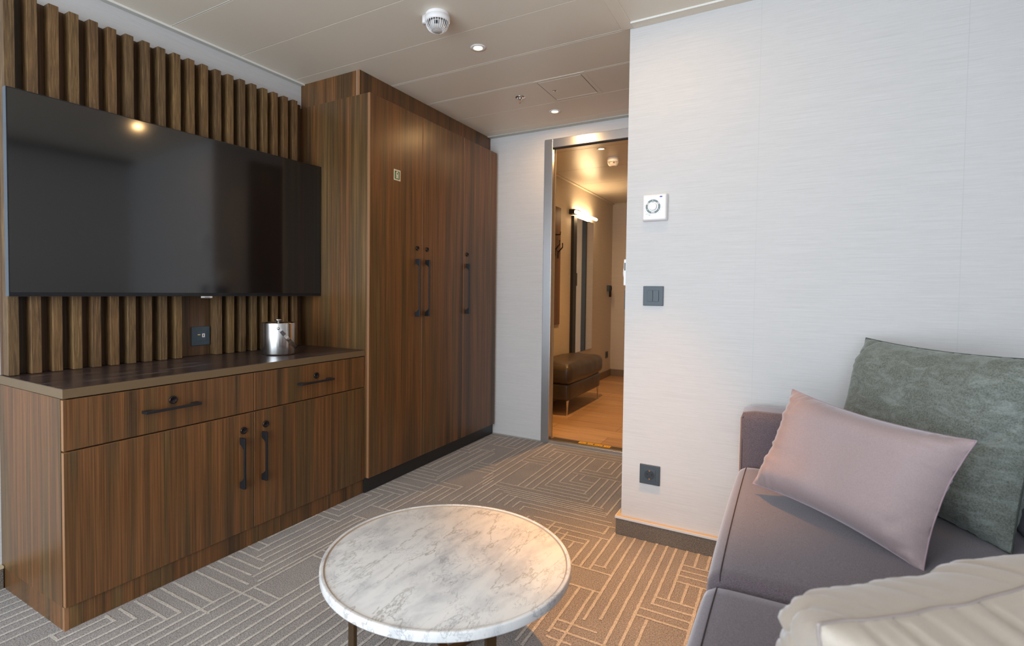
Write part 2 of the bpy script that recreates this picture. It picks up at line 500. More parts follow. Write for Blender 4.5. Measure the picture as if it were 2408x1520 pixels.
# floor with carpet and its woven line pattern
fl = MB()
fl.box(-.12, 3.2, -1.95, YF + .03, -.1, 0)
CARPET = "H0.662,0.436,0.483;H0.790,0.474,0.523;H0.829,0.470,0.565;H0.876,0.469,0.644;H0.917,0.468,0.649;H0.960,0.463,0.726;H1.002,0.465,0.688;H1.083,0.463,0.850;H1.125,0.728,0.850;H1.127,0.463,0.687;H1.168,0.461,0.644;H1.212,0.463,0.637;H1.255,0.461,0.601;H1.298,0.456,0.519;H1.343,0.454,0.512;H1.381,0.727,0.777;H1.409,1.677,1.746;H1.427,0.730,0.747;H1.454,1.671,1.837;H1.500,1.677,1.793;H1.643,0.454,0.594;H1.651,1.875,2.029;H1.683,0.455,0.551;H1.695,1.874,2.033;H1.708,1.623,1.743;H1.724,0.599,0.675;H1.729,0.451,0.508;H1.736,1.909,2.029;H1.770,0.454,0.505;H1.782,1.915,2.026;H1.835,1.590,1.740;H1.849,0.590,0.706;H1.875,1.669,1.707;H1.918,1.952,2.058;H1.937,0.472,0.510;H1.965,1.951,2.055;H1.979,0.473,0.549;H2.005,1.949,2.053;H2.010,1.483,1.574;H2.022,0.476,0.626;H2.049,1.445,1.583;H2.048,1.950,2.050;H2.067,0.472,0.634;H2.096,1.379,1.651;H2.105,0.468,0.708;H2.141,1.302,1.622;H2.148,0.472,0.672;H2.219,1.212,1.651;H2.227,0.713,0.829;H2.228,0.473,0.713;H2.260,1.169,1.614;H2.273,0.715,0.831;H2.274,0.471,0.667;H2.305,1.128,1.577;H2.305,1.083,1.128;H2.316,0.473,0.622;H2.325,1.047,1.567;H2.345,1.002,1.577;H2.360,0.468,0.620;H2.369,1.002,1.537;H2.390,0.963,1.536;H2.401,0.467,0.587;H2.433,0.966,1.451;H2.439,0.472,0.502;H2.471,1.171,1.445;H2.516,1.196,1.409;H2.524,0.712,0.875;H2.556,1.209,1.400;H2.569,0.711,0.852;H2.603,1.238,1.402;H2.612,0.706,0.827;H2.643,1.279,1.401;H2.654,0.714,0.804;H2.687,1.320,1.396;H2.781,0.468,0.565;H2.782,1.249,1.509;H2.815,0.914,1.074;H2.821,1.274,1.478;H2.831,0.460,0.530;H2.860,0.915,1.072;H2.867,1.278,1.439;H2.876,0.465,0.496;H2.880,0.572,0.679;H2.909,0.940,1.064;H2.944,0.946,1.054;H2.950,1.360,1.396;H3.013,0.576,0.767;H3.056,0.700,0.733;H3.095,0.988,1.419;H3.138,0.977,1.422;H3.147,0.454,0.508;H3.191,0.978,1.406;H3.196,0.476,0.597;H3.260,0.966,1.383;V0.024,0.676,0.694;V0.070,0.662,0.694;V0.110,0.649,0.695;V0.153,0.635,0.695;V0.194,0.624,0.694;V0.233,0.612,0.692;V0.275,0.599,0.694;V0.318,0.585,0.693;V0.360,0.573,0.694;V0.441,0.615,0.694;V0.461,1.386,1.644;V0.486,2.873,3.100;V0.498,2.442,2.781;V0.506,1.730,1.940;V0.512,1.341,1.635;V0.516,1.298,1.341;V0.519,2.834,3.146;V0.542,2.402,2.781;V0.551,1.682,1.975;V0.556,1.260,1.640;V0.558,2.790,3.194;V0.591,1.255,2.021;V0.597,2.398,2.870;V0.601,3.017,3.237;V0.607,0.834,0.871;V0.635,1.215,1.718;V0.637,1.852,2.065;V0.642,2.316,2.863;V0.643,3.018,3.246;V0.650,0.812,0.917;V0.657,2.273,2.932;V0.663,1.168,1.713;V0.671,2.150,2.228;V0.673,1.852,2.097;V0.687,1.003,1.080;V0.688,0.792,0.956;V0.689,3.016,3.257;V0.700,2.269,2.855;V0.703,1.159,1.495;V0.713,1.854,2.227;V0.722,0.788,1.474;V0.730,3.063,3.259;V0.754,1.973,2.216;V0.775,0.816,1.079;V0.776,2.663,3.250;V0.796,2.017,2.222;V0.815,0.839,1.075;V0.816,2.657,3.242;V0.831,2.062,2.274;V0.855,0.865,1.126;V0.859,2.441,3.235;V0.883,2.092,2.498;V0.897,0.890,1.255;V0.904,2.357,3.236;V0.923,2.118,2.434;V0.936,2.906,3.238;V0.940,0.915,1.225;V0.955,2.139,2.809;V0.982,0.940,1.188;V0.986,2.952,3.150;V1.001,2.161,2.351;V1.022,2.961,3.090;V1.026,0.968,1.151;V1.045,2.169,2.303;V1.067,0.993,1.112;V1.070,2.439,3.095;V1.083,2.185,2.303;V1.109,2.442,3.093;V1.110,1.017,1.071;V1.127,2.180,2.308;V1.154,2.442,3.084;V1.169,2.181,2.264;V1.188,2.522,3.093;V1.211,2.176,2.218;V1.233,2.609,3.088;V1.271,2.819,3.093;V1.278,2.645,2.763;V1.317,2.692,2.765;V1.353,2.870,3.078;V1.395,2.955,3.079;V1.403,2.511,2.772;V1.435,2.865,3.090;V1.447,2.426,2.774;V1.477,2.823,2.945;V1.488,2.385,2.773;V1.526,2.384,2.772;V1.537,1.950,2.000;V1.575,2.323,2.560;V1.586,1.838,2.043;V1.606,1.347,1.464;V1.619,2.134,2.211;V1.624,1.838,2.088;V1.630,1.337,1.698;V1.659,1.842,2.201;V1.670,1.433,1.706;V1.704,1.875,2.159;V1.718,1.387,1.707;V1.743,1.543,2.168;V1.786,1.570,2.165;V1.831,1.460,2.168;V1.871,1.480,2.165;V1.906,1.735,2.162;V1.911,1.504,1.637;V1.946,1.787,2.166;V1.987,1.784,1.921;V1.989,2.047,2.167;V2.030,2.049,2.166;V2.032,1.578,1.917"
rngc = random.Random(3)
segs = []
for t in CARPET.split(';'):
    o, (c, a, b) = t[0], map(float, t[1:].split(','))
    segs.append((o, c, a, b))


RZ = [.0010]


def ribbon(mb, o, c, a, b, w=.0046):
    RZ[0] += .000003; zz = RZ[0]
    n = max(2, int((b - a) / .02)); vs = []; fs = []
    for i in range(n + 1):
        s = a - w + (b - a + 2 * w) * i / n
        j = rngc.uniform(-.0007, .0007); ww = w * rngc.uniform(.85, 1.15)
        for sg in (-1, 1):
            q = c + j + sg * ww
            vs.append((s, q, zz) if o == 'H' else (q, s, zz))
    for i in range(n):
        f = [2 * i, 2 * i + 1, 2 * i + 3, 2 * i + 2]
        fs.append(f[::-1] if o == 'H' else f[::-1] if False else f[::-1] if o == 'H' else f)
    mb.add(vs, fs, 1)


for o, c, a, b in segs:
    if o == 'V' and a < 1.2 and c > .44 and b < 1.3: a -= .55      # lines
    if o == 'V' and .84 < c < 1.13 and 1.05 < b < 1.27: b = 1.7
    # run on towards the window side
    ribbon(fl, o, c, a, b)
# the same line maze carried on where furniture or the frame edge cover it
for t in ((.483, .662, .79), (.523, .4, .79), (.565, .3, .829)): ribbon(fl, 'V', *t)
for k in range(9): ribbon(fl, 'V', 1.152 + .0417 * k, .3, 2.13 - .03 * (k % 3))
for bx in range(6):
    for by in range(4):
        x0 = .72 + bx * .4; y0 = -1.6 + by * .42
        for k in range(8):
            if (bx + by) % 2: ribbon(fl, 'V', x0 + .03 + k * .042, y0 + .03, y0 + .40)
            else: ribbon(fl, 'H', y0 + .03 + k * .042, x0 + .03, x0 + .38)
struct(fl.build('floor', [CARP, CLINE], recalc=False))

# ceiling: metal panels with joints
ce = MB()
ce.box(-.12, 3.2, -1.95, YF + .1, H + .012, H + .1)
seams = [YF - .05] + [3.132 - .3135 * k for k in range(16)]
seams = sorted(set([round(s, 4) for s in seams if s > -1.7]))
ys = [-1.75] + seams + [YF + .02]
for i in range(len(ys) - 1):
    if ys[i + 1] - ys[i] > .02:
        ce.box(.0, XW + .01 if ys[i] > 2.17 else 1.646, ys[i] + .0012, ys[i + 1] - .0012, H, H + .012, .0008, seg=1)
        if ys[i] < 2.15: ce.box(1.692, XR + .05, ys[i] + .0012, min(ys[i + 1], YW + .02) - .0012, H, H + .012, .0008, seg=1)
for s in (2.4945, 2.181): ce.box(.42, 1.646, s - .0007, s + .0007, H - .0006, H, mi=1)
ce.box(.03, .6, 1.246, 1.2485, H - .0005, H, mi=1)
ce.box(1.646, 1.692, -1.75, 2.186, H - .003, H + .01, .001, seg=1)
struct(ce.build('ceiling', [CEIL, SEAMW]))
t = MB(); t.box(0, .03, -1.75, 1.943, H - .006, H, .001, seg=1); t.box(.028, .031, -1.75, 1.943, H - .008, H, mi=1)
struct(t.build('trim_1', [CEILE, SEAMW]))
t = MB(); t.box(.4177, XW, YF - .045, YF, H - .006, H, .001, seg=1)
struct(t.build('trim_2', CEILE))
t = MB(); t.box(1.692, XR, YW - .052, YW, H - .005, H, .001, seg=1); t.box(1.692, XR, YW - .055, YW - .052, H - .007, H, mi=1)
struct(t.build('trim_3', [CEIL, SEAMW]))
t = MB(); t.box(XR - .1, XR, -1.7, YW, H - .03, H)
struct(t.build('trim_4', plain('shadow_gap', srgb(40, 38, 36), .8)))

# walls
b = MB(); b.box(-.12, 0, -1.95, YF + .1, 0, H + .1); struct(b.build('wall_left', WALLP))
b = MB(); b.box(XR, XR + .15, -1.95, YW + .1, 0, H + .1); struct(b.build('wall_right', WALLP))
b = MB(); b.box(XW, XR + .15, YW, YF + .1, 0, H + .02)
struct(b.build('wall_back', WALLP))
for i, xx in enumerate((2.156, 2.73)):   # panel joints of the wallpapered wall
    t = MB(); t.box(xx - .0007, xx + .0007, YW - .0004, YW + .002, .08, H - .006)
    struct(t.build('trim_%d' % (5 + i), plain('wall_joint%d' % i, srgb(196, 196, 198), .6)))
b = MB()   # wall with the doorway into the hall
b.box(-.1, .87, YF, YF + .034, 0, H + .02); b.box(.87, 1.63, YF, YF + .034, 1.998, H + .02); b.box(1.63, XW + .02, YF, YF + .034, 0, H + .02)
struct(b.build('wall_hall_doorway', WALLP))
b = MB()   # window wall behind the viewer
b.box(-.12, .2, YB - .2, YB, 0, H + .1); b.box(2.9, 3.2, YB - .2, YB, 0, H + .1)
b.box(.2, 2.9, YB - .2, YB, 2.03, H + .1); b.box(.2, 2.9, YB - .2, YB, 0, .27)
struct(b.build('wall_front', WALLP))
b = MB()
for x0 in (.2, 1.525, 2.86): b.box(x0, x0 + .04, YB - .09, YB - .04, .27, 2.03, .003)
b.box(.2, 2.9, YB - .09, YB - .04, .27, .31, .003); b.box(.2, 2.9, YB - .09, YB - .04, 1.99, 2.03, .003)
struct(b.build('window_1', WHITEP))

# baseboards
b = MB()
b.box(1.66, XR, YW - .02, YW, 0, .068, .002); b.box(1.66, XW, YW + .0, YF, 0, .068)
b.box(1.657, XR, YW - .022, YW - .018, .068, .0774, .0005, mi=1); b.box(1.657, 1.661, YW - .0175, YF, .068, .0774, mi=1)
b.box(1.661, XR, YW - .018, YW, .066, .0765, mi=2); b.box(1.661, XW, YW, YF, .066, .0765, mi=2)
struct(b.build('baseboard_back', [CBASE, plain('skirting_cap', srgb(212, 210, 210), .4), WOODT]))
b = MB(); b.box(0, .02, YB, .688, 0, .07, .002); b.box(0, .022, YB, .688, .07, .078, mi=1)
struct(b.build('baseboard_left', [CBASE, WOODT]))
b = MB(); b.box(.45, .8414, YF - .006, YF, 0, .007, .001)
struct(b.build('baseboard_doorway', plain('sealant_strip', srgb(160, 156, 152), .6)))

# steel door frame to the hall
b = MB(); y0 = YF - .016
b.box(.8414, .8982, y0, YF + .034, 0, 2.0253, .0015)
b.box(1.60, 1.6565, y0, YF + .034, 0, 2.0253, .0015)
b.box(.8982, 1.60, y0, YF + .034, 1.9686, 2.0253, .0015)
b.box(.8982, .902, YF + .034, YF + .042, .02, 1.9686, mi=1)
b.box(.8982, 1.6, y0 + .03, y0 + .036, 1.963, 1.9686, mi=2)
struct(b.build('door_1', [STEEL, GOLDP, BLK]))
b = MB(); b.box(.8982, 1.60, YF - .022, YF + .012, 0, .0224, .001); b.box(.8982, 1.6, YF - .0235, YF - .022, 0, .004, mi=1)
b.box(.8982, 1.6, YF + .012, YF + .085, 0, .019, mi=2)
struct(b.build('trim_7', [STEEL, WOODT, plain('threshold_rubber', srgb(70, 56, 46), .5)]))
m0 = frame((0, 0, 0), -X, -Y, Z)
tp = MB(); tp.box(1.086, 1.298, YF + .038, YF + .078, .0192, .0198)
for word, xx in (('STEP', 1.115), ('YOUR', 1.163), ('WATCH', 1.217)):
    merge(tp, text_mb(word, .020, frame((xx, YF + .058, .0199), -X, -Y, Z), .0002, 1))
for xx in (1.139, 1.187, 1.249):
    tp.prism([(0, 0), (.006, 0), (.003, .028), (-.003, .028)], .0004, frame((xx, YF + .044, .0198), X, Y, Z), 1)
for xx in (1.272, 1.286): tp.prism([(-.004, 0), (.004, 0), (0, .009)], .0004, frame((xx, YF + .055, .0198), X, Y, Z), 1)
tag(recenter(tp.build('floor_tape', [YEL, BLK])), 'yellow warning tape with black words stuck on the hall doorway threshold', 'tape')

# hall beyond
HX, HY, HR = .39, 6.35, 1.95
b = MB(); b.box(HX - .1, HR + .1, YF + .034, HY + .1, -.1, .0); struct(b.build('floor', PLANK))
b = MB(); b.box(HX - .1, HR + .1, YF + .034, HY + .1, H, H + .1)
for yy in (3.83, 4.45, 5.07, 5.69): b.box(HX, HR, yy - .001, yy + .001, H - .0006, H, mi=1)
struct(b.build('ceiling', [plain('hall_ceiling_panel', srgb(196, 188, 176), .32, spec=.6), plain('hall_joint', srgb(150, 140, 125), .5)]))
b = MB(); b.box(HX - .1, HX, YF + .034, HY + .1, 0, H); struct(b.build('wall_hall_left', WALLG))
b = MB(); b.box(HR, HR + .1, YF + .034, HY + .1, 0, H); struct(b.build('wall_hall_right', WALLG))
b = MB(); b.box(HX - .1, HR + .1, HY, HY + .1, 0, H); struct(b.build('wall_hall_end', WALLG))
b = MB(); b.box(HX, HX + .025, YF + .1, HY, H - .012, H, .001); b.box(HX, HR, HY - .02, HY, H - .008, H)
struct(b.build('trim_8', plain('hall_trim', srgb(200, 190, 172), .4)))
b = MB(); b.box(HX, HX + .014, YF + .1, HY, 0, .08, .001); b.box(HX, .74, HY - .014, HY, 0, .08, .001)
struct(b.build('baseboard_hall', plain('hall_skirting', srgb(126, 108, 92), .5)))
b = MB()  # entrance door in the hall end wall, seen in the mirror
b.box(.745, .80, HY - .03, HY, 0, 2.02, .002); b.box(1.58, 1.635, HY - .03, HY, 0, 2.02, .002); b.box(.80, 1.58, HY - .03, HY, 1.965, 2.02, .002)
dd = struct(b.build('door_2', DARKDOOR))
b = MB(); b.box(.80, 1.58, HY - .018, HY, .005, 1.965, .002); b.build('door_leaf', LEAF, dd)
b = MB(); b.box(.86, .90, HY - .03, HY - .018, 1.10, 1.26, .002); b.build('lock_case', BLACKM, dd)
b = MB(); b.tube([(.885, HY - .02, 1.0), (.885, HY - .07, 1.0), (.99, HY - .07, 1.0)], .009); b.build('door_handle', CHROME, dd)
# dark wooden door in the corridor side wall (seen only in the television's reflection)
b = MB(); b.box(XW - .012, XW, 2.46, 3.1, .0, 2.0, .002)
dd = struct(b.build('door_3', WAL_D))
b = MB(); b.tube([(XW - .012, 2.55, .98), (XW - .05, 2.55, .98), (XW - .05, 2.66, .98)], .008); b.build('door_handle', CHROME, dd)

# ------------------------------------------------------------ wall panel of slats
SB0, SB1, WT0, WT1 = .6895, 1.9434, .6876, .7178
pn = thing('slatted_wall_panel', (0, .69, WT1), 'dark oak slatted wall panel behind the television above the sideboard', 'wall panel')
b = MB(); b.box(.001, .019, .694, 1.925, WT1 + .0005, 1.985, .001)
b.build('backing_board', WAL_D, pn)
for k in range(20):
    yy = .6955 + .0602 * k + rngc.uniform(-.0006, .0006)
    z0 = 1.06 if k in (10, 11) else WT1 + .001
    b = MB(); b.box(.019, .0627, yy, yy + .0292, z0, 1.982, .0012)
    b.build('slat', OAK, pn)
b = MB(); b.box(.0005, .004, 1.925, 1.9432, WT1 + .001, 1.975); b.build('side_strip', WAL_D, pn)

# ------------------------------------------------------------ sideboard
def door_panel(y0, y1, z0, z1, xf, th=.0155):
    mb = MB(); mb.box(xf - th, xf, y0, y1, z0, z1, .0012)
    for i, f in enumerate(mb.f):
        a, b_, c = [mb.v[j] for j in f[:3]]
        n = (b_ - a).cross(c - a)
        if n.length and abs(n.normalized().x) < .9: mb.m[i] = 1
    return mb


def handle(along, L=.19, depth=.030, w=.009):
    """bow handle; local: x along, y outwards"""
    e = .024; t = .0065
    top = [(0, 0), (0, depth), (L, depth), (L, 0), (L - e, 0)]
    inner = []
    for i in range(9):
        u = i / 8; inner.append((L - e - .022 * u, (depth - t) * math.sin(u * PI / 2)))
    inner2 = [(L - x, y) for x, y in inner][::-1]
    return top + inner[1:] + inner2[:-1] + [(e, 0)]


def add_handle(par, x, y, z, vert, L=.19, w=.009):
    poly = handle(vert, L)
    mb = MB()
    if vert: m = frame((x, y + w / 2, z - L / 2), Z, X, -Y) if False else frame((x, y - w / 2, z - L / 2), Z, X, Y)
    else: m = frame((x, y - L / 2, z - w / 2), Y, X, Z)
    mb.prism(poly, w, m, bev=.0012)
    return mb.build('handle', BLACKM, par)


def add_lock(par, x, y, z, r=.0125):
    mb = MB(); m = frame((0, 0, 0), Y, Z, X)
    mb.lathe([(0, 0), (r * 1.0, 0), (r * 1.12, .002), (r * 1.12, .004), (r, .0065), (r * .78, .0068), (r * .70, .0045), (0, .004)], (x, y, z), 32, mat=m)
    return mb.build('button_lock', plain('lock_black', srgb(34, 28, 30), .25, .4) if 'lock_black' not in bpy.data.materials else bpy.data.materials['lock_black'], par)


sb = thing('sideboard', (.23, 1.32, 0), 'dark walnut sideboard with two drawers and two doors under the television', 'sideboard')
b = MB(); b.box(.001, .4445, SB0, SB0 + .016, .0707, WT0); b.box(.001, .430, SB0 + .016, SB1 - .010, .075, WT0 - .001)
b.build('carcass', WAL, sb)
b = MB(); b.box(.001, .452, SB0 + .001, SB1 - .001, 0, .0703, .0008); b.box(.4425, .4535, SB0 + .0005, SB0 + .0125, 0, .0703, .0006, mi=1)
b.build('plinth', [WAL, EDGE], sb)
b = MB(); b.box(.001, .4625, SB0 - .0005, SB1 - .0012, WT0 + .0015, WT1 - .001, .0006)
b.box(.0015, .4615, SB0 + .001, SB1 - .0014, WT1 - .0016, WT1, 0, mi=1)
b.build('worktop', [OLIVE, TOP], sb)
SX = .4608
SPZ, SPY = .5312, 1.3188
for (y0, y1, z0, z1, kind) in ((SB0 + .001, SPY - .002, SPZ + .0035, WT0 - .003, 'drawer'), (SPY + .002, SB1 - .003, SPZ + .0035, WT0 - .003, 'drawer'),
                               (SB0 + .001, SPY - .002, .0715, SPZ - .0015, 'door'), (SPY + .002, SB1 - .003, .0715, SPZ - .0015, 'door')):
    p = door_panel(y0, y1, z0, z1, SX).build(kind, [WAL, EDGE], sb)
    left = y0 < 1
    if kind == 'drawer':
        yc = .9965 if left else 1.6225
        add_handle(p, SX, yc, .609, False, .186)
        add_lock(p, SX, 1.004 if left else 1.632, .633)
    else:
        yc = 1.2595 if left else 1.3565
        add_handle(p, SX, yc, .344 if left else .348, True, .196)
        add_lock(p, SX, 1.272 if left else 1.371, .467 if left else .472)

# ------------------------------------------------------------ wardrobe
WZ, WD, WXB, WXD, WE = 1.9773, .0788, .4713, .4875, 3.2255
wd = thing('wardrobe', (.24, 2.6, 0), 'tall built-in walnut wardrobe with three doors and black plinth', 'wardrobe')
b = MB(); b.box(.001, WXB, SB1, SB1 + .016, WD, WZ, .0008); b.box(.001, WXB - .001, SB1 + .016, WE, WD, WZ - .001)
b.build('carcass', [WAL, EDGE], wd)
b = MB(); b.box(.001, .4177, SB1 + .001, YF - .001, WZ, H - .0005); b.box(.400, .4185, SB1 + .0002, SB1 + .002, WZ, H - .001, mi=1)
b.box(.3985, .4, SB1 - .0002, SB1 + .001, WZ, H - .001, mi=2)
b.build('top_filler', [WAL, EDGE, WHITES], wd)
b = MB(); b.box(.001, .462, SB1 - .0004, YF - .001, 0, WD, .0012); b.build('plinth', BLACKP, wd)
b = MB(); b.box(.001, .43, WE, YF - .001, WD, WZ); b.build('side_filler', WAL, wd)
for i, (y0, y1) in enumerate(((SB1, 2.3695), (2.3735, 2.8015), (2.8045, WE))):
    p = door_panel(y0, y1, WD, WZ, WXD, .0155).build('door', [WAL, EDGE], wd)
    hy = (2.316, 2.406, 2.836)[i]
    add_handle(p, WXD, hy, 1.03, True, .318)
    add_lock(p, WXD, hy + .009, 1.249, .0115)
# evacuation sign on the first door
b = MB(); yc, zc, hw = 2.150, 1.616, .0268
b.box(WXD + .0002, WXD + .001, yc - hw, yc + hw, zc - .028, zc + .028)
b.box(WXD + .001, WXD + .0012, yc - .0195, yc + .0195, zc - .0215, zc + .0205, mi=1)
out = [(-.011, -.017), (-.011, .008)] + [(-.011 * math.cos(a), .008 + .011 * math.sin(a)) for a in [PI * i / 10 for i in range(1, 10)]] + [(.011, .008), (.011, -.017), (.006, -.019), (.003, -.0155), (-.003, -.0155), (-.006, -.019)]
b.prism(out, .0003, frame((WXD + .0012, yc, zc), Y, Z, X), 0)
b.prism([(.0038 * math.cos(a), .0052 * math.sin(a) + .007) for a in [2 * PI * i / 14 for i in range(14)]], .0002, frame((WXD + .0015, yc, zc), Y, Z, X), 1)
b.box(WXD + .0015, WXD + .0017, yc - .007, yc - .005, zc - .013, zc - .003, mi=1)
tag(recenter(b.build('safety_sign', [SIGNW, GREENS])), 'small green and white life jacket sign on the first wardrobe door', 'sign')

# ------------------------------------------------------------ television
tv = thing('television', (.10, 1.31, .98), 'large black flat television on the slatted wall above the sideboard', 'television')
ang = R(-2.2); y0, y1, z0, z1 = .684, 1.9425, .9812, 1.6519
tm = Matrix.Translation((.13, (y0 + y1) / 2, (z0 + z1) / 2)) @ Matrix.Rotation(ang, 4, 'Z')
hw, hh = (y1 - y0) / 2, (z1 - z0) / 2
b = MB(); b.box(-.028, -.0015, -hw, hw, -hh, hh, .002, mat=tm); b.build('housing', TVE, tv)
b = MB(); b.box(-.0018, .0, -hw + .001, hw - .001, -hh + .001, hh - .001, .0006, mat=tm); b.build('bezel', TVB, tv)
b = MB(); b.box(0, .0004, -hw + .004, hw - .004, -hh + .014, hh - .004, mat=tm); b.build('screen', TVS, tv)
b = MB(); b.box(-.055, -.026, -.35, .35, -.22, .22, .004, mat=tm); b.box(.0627, .10, 1.2, 1.42, 1.25, 1.40, .002); b.build('wall_mount', BLACKM, tv)
b = MB(); b.box(-.010, -.002, .0, .046, -hh - .0075, -hh, .0006, mat=tm)
b.box(-.0021, -.0017, .012, .034, -hh - .005, -hh - .003, mi=1, mat=tm)
b.build('name_tag', [WHITES, BLK], tv)

# media socket on the panel
ms = thing('media_socket', (.019, 1.37, .76), 'anthracite media socket plate on the wood panel below the television', 'socket')
b = MB(); b.box(.019, .028, 1.329, 1.411, .763, .845, .0015); b.build('cover_plate', DGREY, ms)
b = MB(); b.box(.028, .0295, 1.347, 1.393, .781, .827, .001); b.box(.0295, .0297, 1.354, 1.366, .808, .812, mi=1)
b.box(.0295, .030, 1.374, 1.386, .798, .814, .0006, mi=2); b.box(.030, .0302, 1.378, 1.382, .801, .811, mi=3)
b.build('insert', [DGREY, plain('port_gold', srgb(214, 196, 120), .4), WHITEP, plain('port_red', srgb(110, 50, 40), .5)], ms)

# ------------------------------------------------------------ ice bucket
ib = thing('ice_bucket', (.255, 1.597, WT1), 'brushed steel ice bucket with lid and strap handle on the sideboard worktop', 'ice bucket')
c = (.255, 1.597, WT1); r = .0745
b = MB(); b.lathe([(0, 0), (r - .005, 0), (r - .0015, .002), (r, .007), (r, .143), (r - .0005, .1445), (r - .002, .1445), (r - .0025, .14), (0, .139)], c, 72)
b.build('body', STEELH, ib)
b = MB(); b.lathe([(r - .003, .1385), (r - .004, .1425), (r - .010, .1435), (r - .016, .1405), (.02, .1415), (0, .1415)], c, 64); b.build('lid', CHROME, ib)
b = MB(); b.lathe([(.007, .141), (.007, .148), (.010, .151), (.0175, .156), (.0180, .159), (.012, .1605), (0, .161)], c, 32); b.build('lid_knob', CHROME, ib)
b = MB()
# strap handle: hangs from two rivets, tipped down to the far side
ax = Vector((math.cos(R(-38)), math.sin(R(-38)), 0))        # rivet axis
tn = Vector((-ax.y, ax.x, 0)); piv = Vector(c) + Vector((0, 0, .122))
tip = R(50); dirn = tn * math.cos(tip) - Z * math.sin(tip); nrm = ax.cross(dirn)
path = []
rr = r + .0025
for i in range(41):
    a = PI * i / 40
    p = piv + ax * rr * math.cos(a) * 1.0 + dirn * (.125 * math.sin(a) ** .8 if 0 < i < 40 else -.008)
    path.append(p)
hw2 = .0075
wd_ = nrm
vs = []; fs = []
for i, p in enumerate(path):
    tg = (path[min(i + 1, 40)] - path[max(i - 1, 0)]).normalized(); n2 = wd_; o2 = tg.cross(n2).normalized()
    for (s, q) in ((-1, 0), (1, 0), (1, 1), (-1, 1)): vs.append(p + n2 * hw2 * s + o2 * .0014 * (q - .5))
for i in range(40):
    for q in range(4): fs.append([i * 4 + q, i * 4 + (q + 1) % 4, i * 4 + 4 + (q + 1) % 4, i * 4 + 4 + q])
fs += [[0, 1, 2, 3], [160, 161, 162, 163]]
b.add(vs, fs, 0, False); b.build('strap_handle', CHROME, ib)
for s in (1, -1):
    b = MB(); b.lathe([(.0055, 0), (.0055, .002), (.003, .0045), (0, .005)], piv + ax * s * (rr - .001), 16, mat=frame((0, 0, 0), tn, Z, ax * s) if s > 0 else frame((0, 0, 0), Z, tn, ax * s))
    b.build('rivet', CHROME, ib)

# ------------------------------------------------------------ coffee table
TC, TR, TH = (1.48, 1.17), .333, .300
ct = thing('coffee_table', (TC[0], TC[1], 0), 'low round coffee table with white veined marble top and bronze legs', 'table')
b = MB(); c0 = (TC[0], TC[1], 0)
b.lathe([(0, TH - .024), (TR - .004, TH - .024), (TR - .002, TH - .0236), (TR - .0005, TH - .022), (TR, TH - .020), (TR, TH - .0035), (TR - .0004, TH - .0022), (TR - .0015, TH - .0007), (TR - .0028, TH - .0001), (TR - .004, TH), (TR - .0085, TH), (TR - .0095, TH - .0003), (TR - .0102, TH - .0012)], c0, 128, caps=False)
b.lathe([(TR - .0102, TH - .0012), (TR - .0112, TH - .0045), (TR - .0135, TH - .0046)], c0, 128, mi=1, caps=False)
b.lathe([(TR - .0135, TH - .0046), (TR - .016, TH - .004), (0, TH - .0039)], c0, 128, caps=False)
b.build('tabletop', [MARB, MDARK], ct)
lr = .285
for i, a in enumerate((-107, -36, 73, 144)):
    a = R(a); u = Vector((math.cos(a), math.sin(a), 0)); v_ = Vector((-u.y, u.x, 0))
    b = MB(); b.box(-.005, .005, -.013, .013, 0, TH - .028, .0015, mat=frame((TC[0] + u.x * lr, TC[1] + u.y * lr, 0), u, v_, Z)); b.build('leg', BRONZE, ct)
b = MB()
for a, dz in ((-107, 0), (-36, .0015)):
    a = R(a); u = Vector((math.cos(a), math.sin(a), 0)); v_ = Vector((-u.y, u.x, 0))
    b.box(-lr, lr, -.013, .013, TH - .033 + dz, TH - .0275 + dz, .001, mat=frame((TC[0], TC[1], 0), u, v_, Z))
    b.box(-lr, lr, -.011, .011, .02 + dz, .03 + dz, .001, mat=frame((TC[0], TC[1], 0), u, v_, Z))
b.build('cross_frame', BRONZE, ct)

# ------------------------------------------------------------ sofa
so = thing('sofa', (2.56, 1.1, 0), 'mauve grey two seat sofa against the bright wall', 'sofa')
rbox(2.16, 2.99, .16, 2.14, .06, .30, .02, n=8).build('base', SOFA, so)
def drape(o, pts, lift=.0004):
    out = []
    base = Vector(so.location)
    for p in pts:
        p = Vector(p) - base
        ok, loc, n, i = o.ray_cast(Vector((p.x, p.y, p.z + .1)), Vector((0, 0, -1)))
        out.append((loc if ok else p) + Vector((0, 0, lift)) + base)
    return out


for (y0, y1, nm) in ((1.998, 2.150, 'far'), (.16, .312, 'near')):
    rbox(2.132, 2.985, y0, y1, .06, .612, .026, (.004, .0, .003), 14).build('armrest', SOFA, so)
rbox(2.80, 3.0, .312, 1.998, .28, .655, .03, n=10).build('back_frame', SOFA, so)
for (y0, y1) in ((1.158, 1.997), (.313, 1.154)):
    q = rbox(2.133, 2.80, y0, y1, .285, .428, .032, (.010, .002, .014), 22).build('seat_cushion', SOFA, so)
    n = 60; pts = []
    for i in range(n + 1):
        u = -1 + 2 * i / n; yy = (y0 + y1) / 2 + u * ((y1 - y0) / 2 - .012)
        g = max(0, 1 - u * u) ** .5
        pts.append((2.157 - .003 * g, yy, .4265 + .003 * g + (-.006 if abs(u) > .97 else 0)))
    pts = drape(q, pts)
    MB().tube(pts, .0013, 6).build('seam', PIPE, q)
for (y0, y1) in ((1.158, 1.99), (.32, 1.154)):
    rbox(2.765, 2.93, y0, y1, .42, .70, .05, (.015, 0, .01), 16).build('back_cushion', SOFB, so)
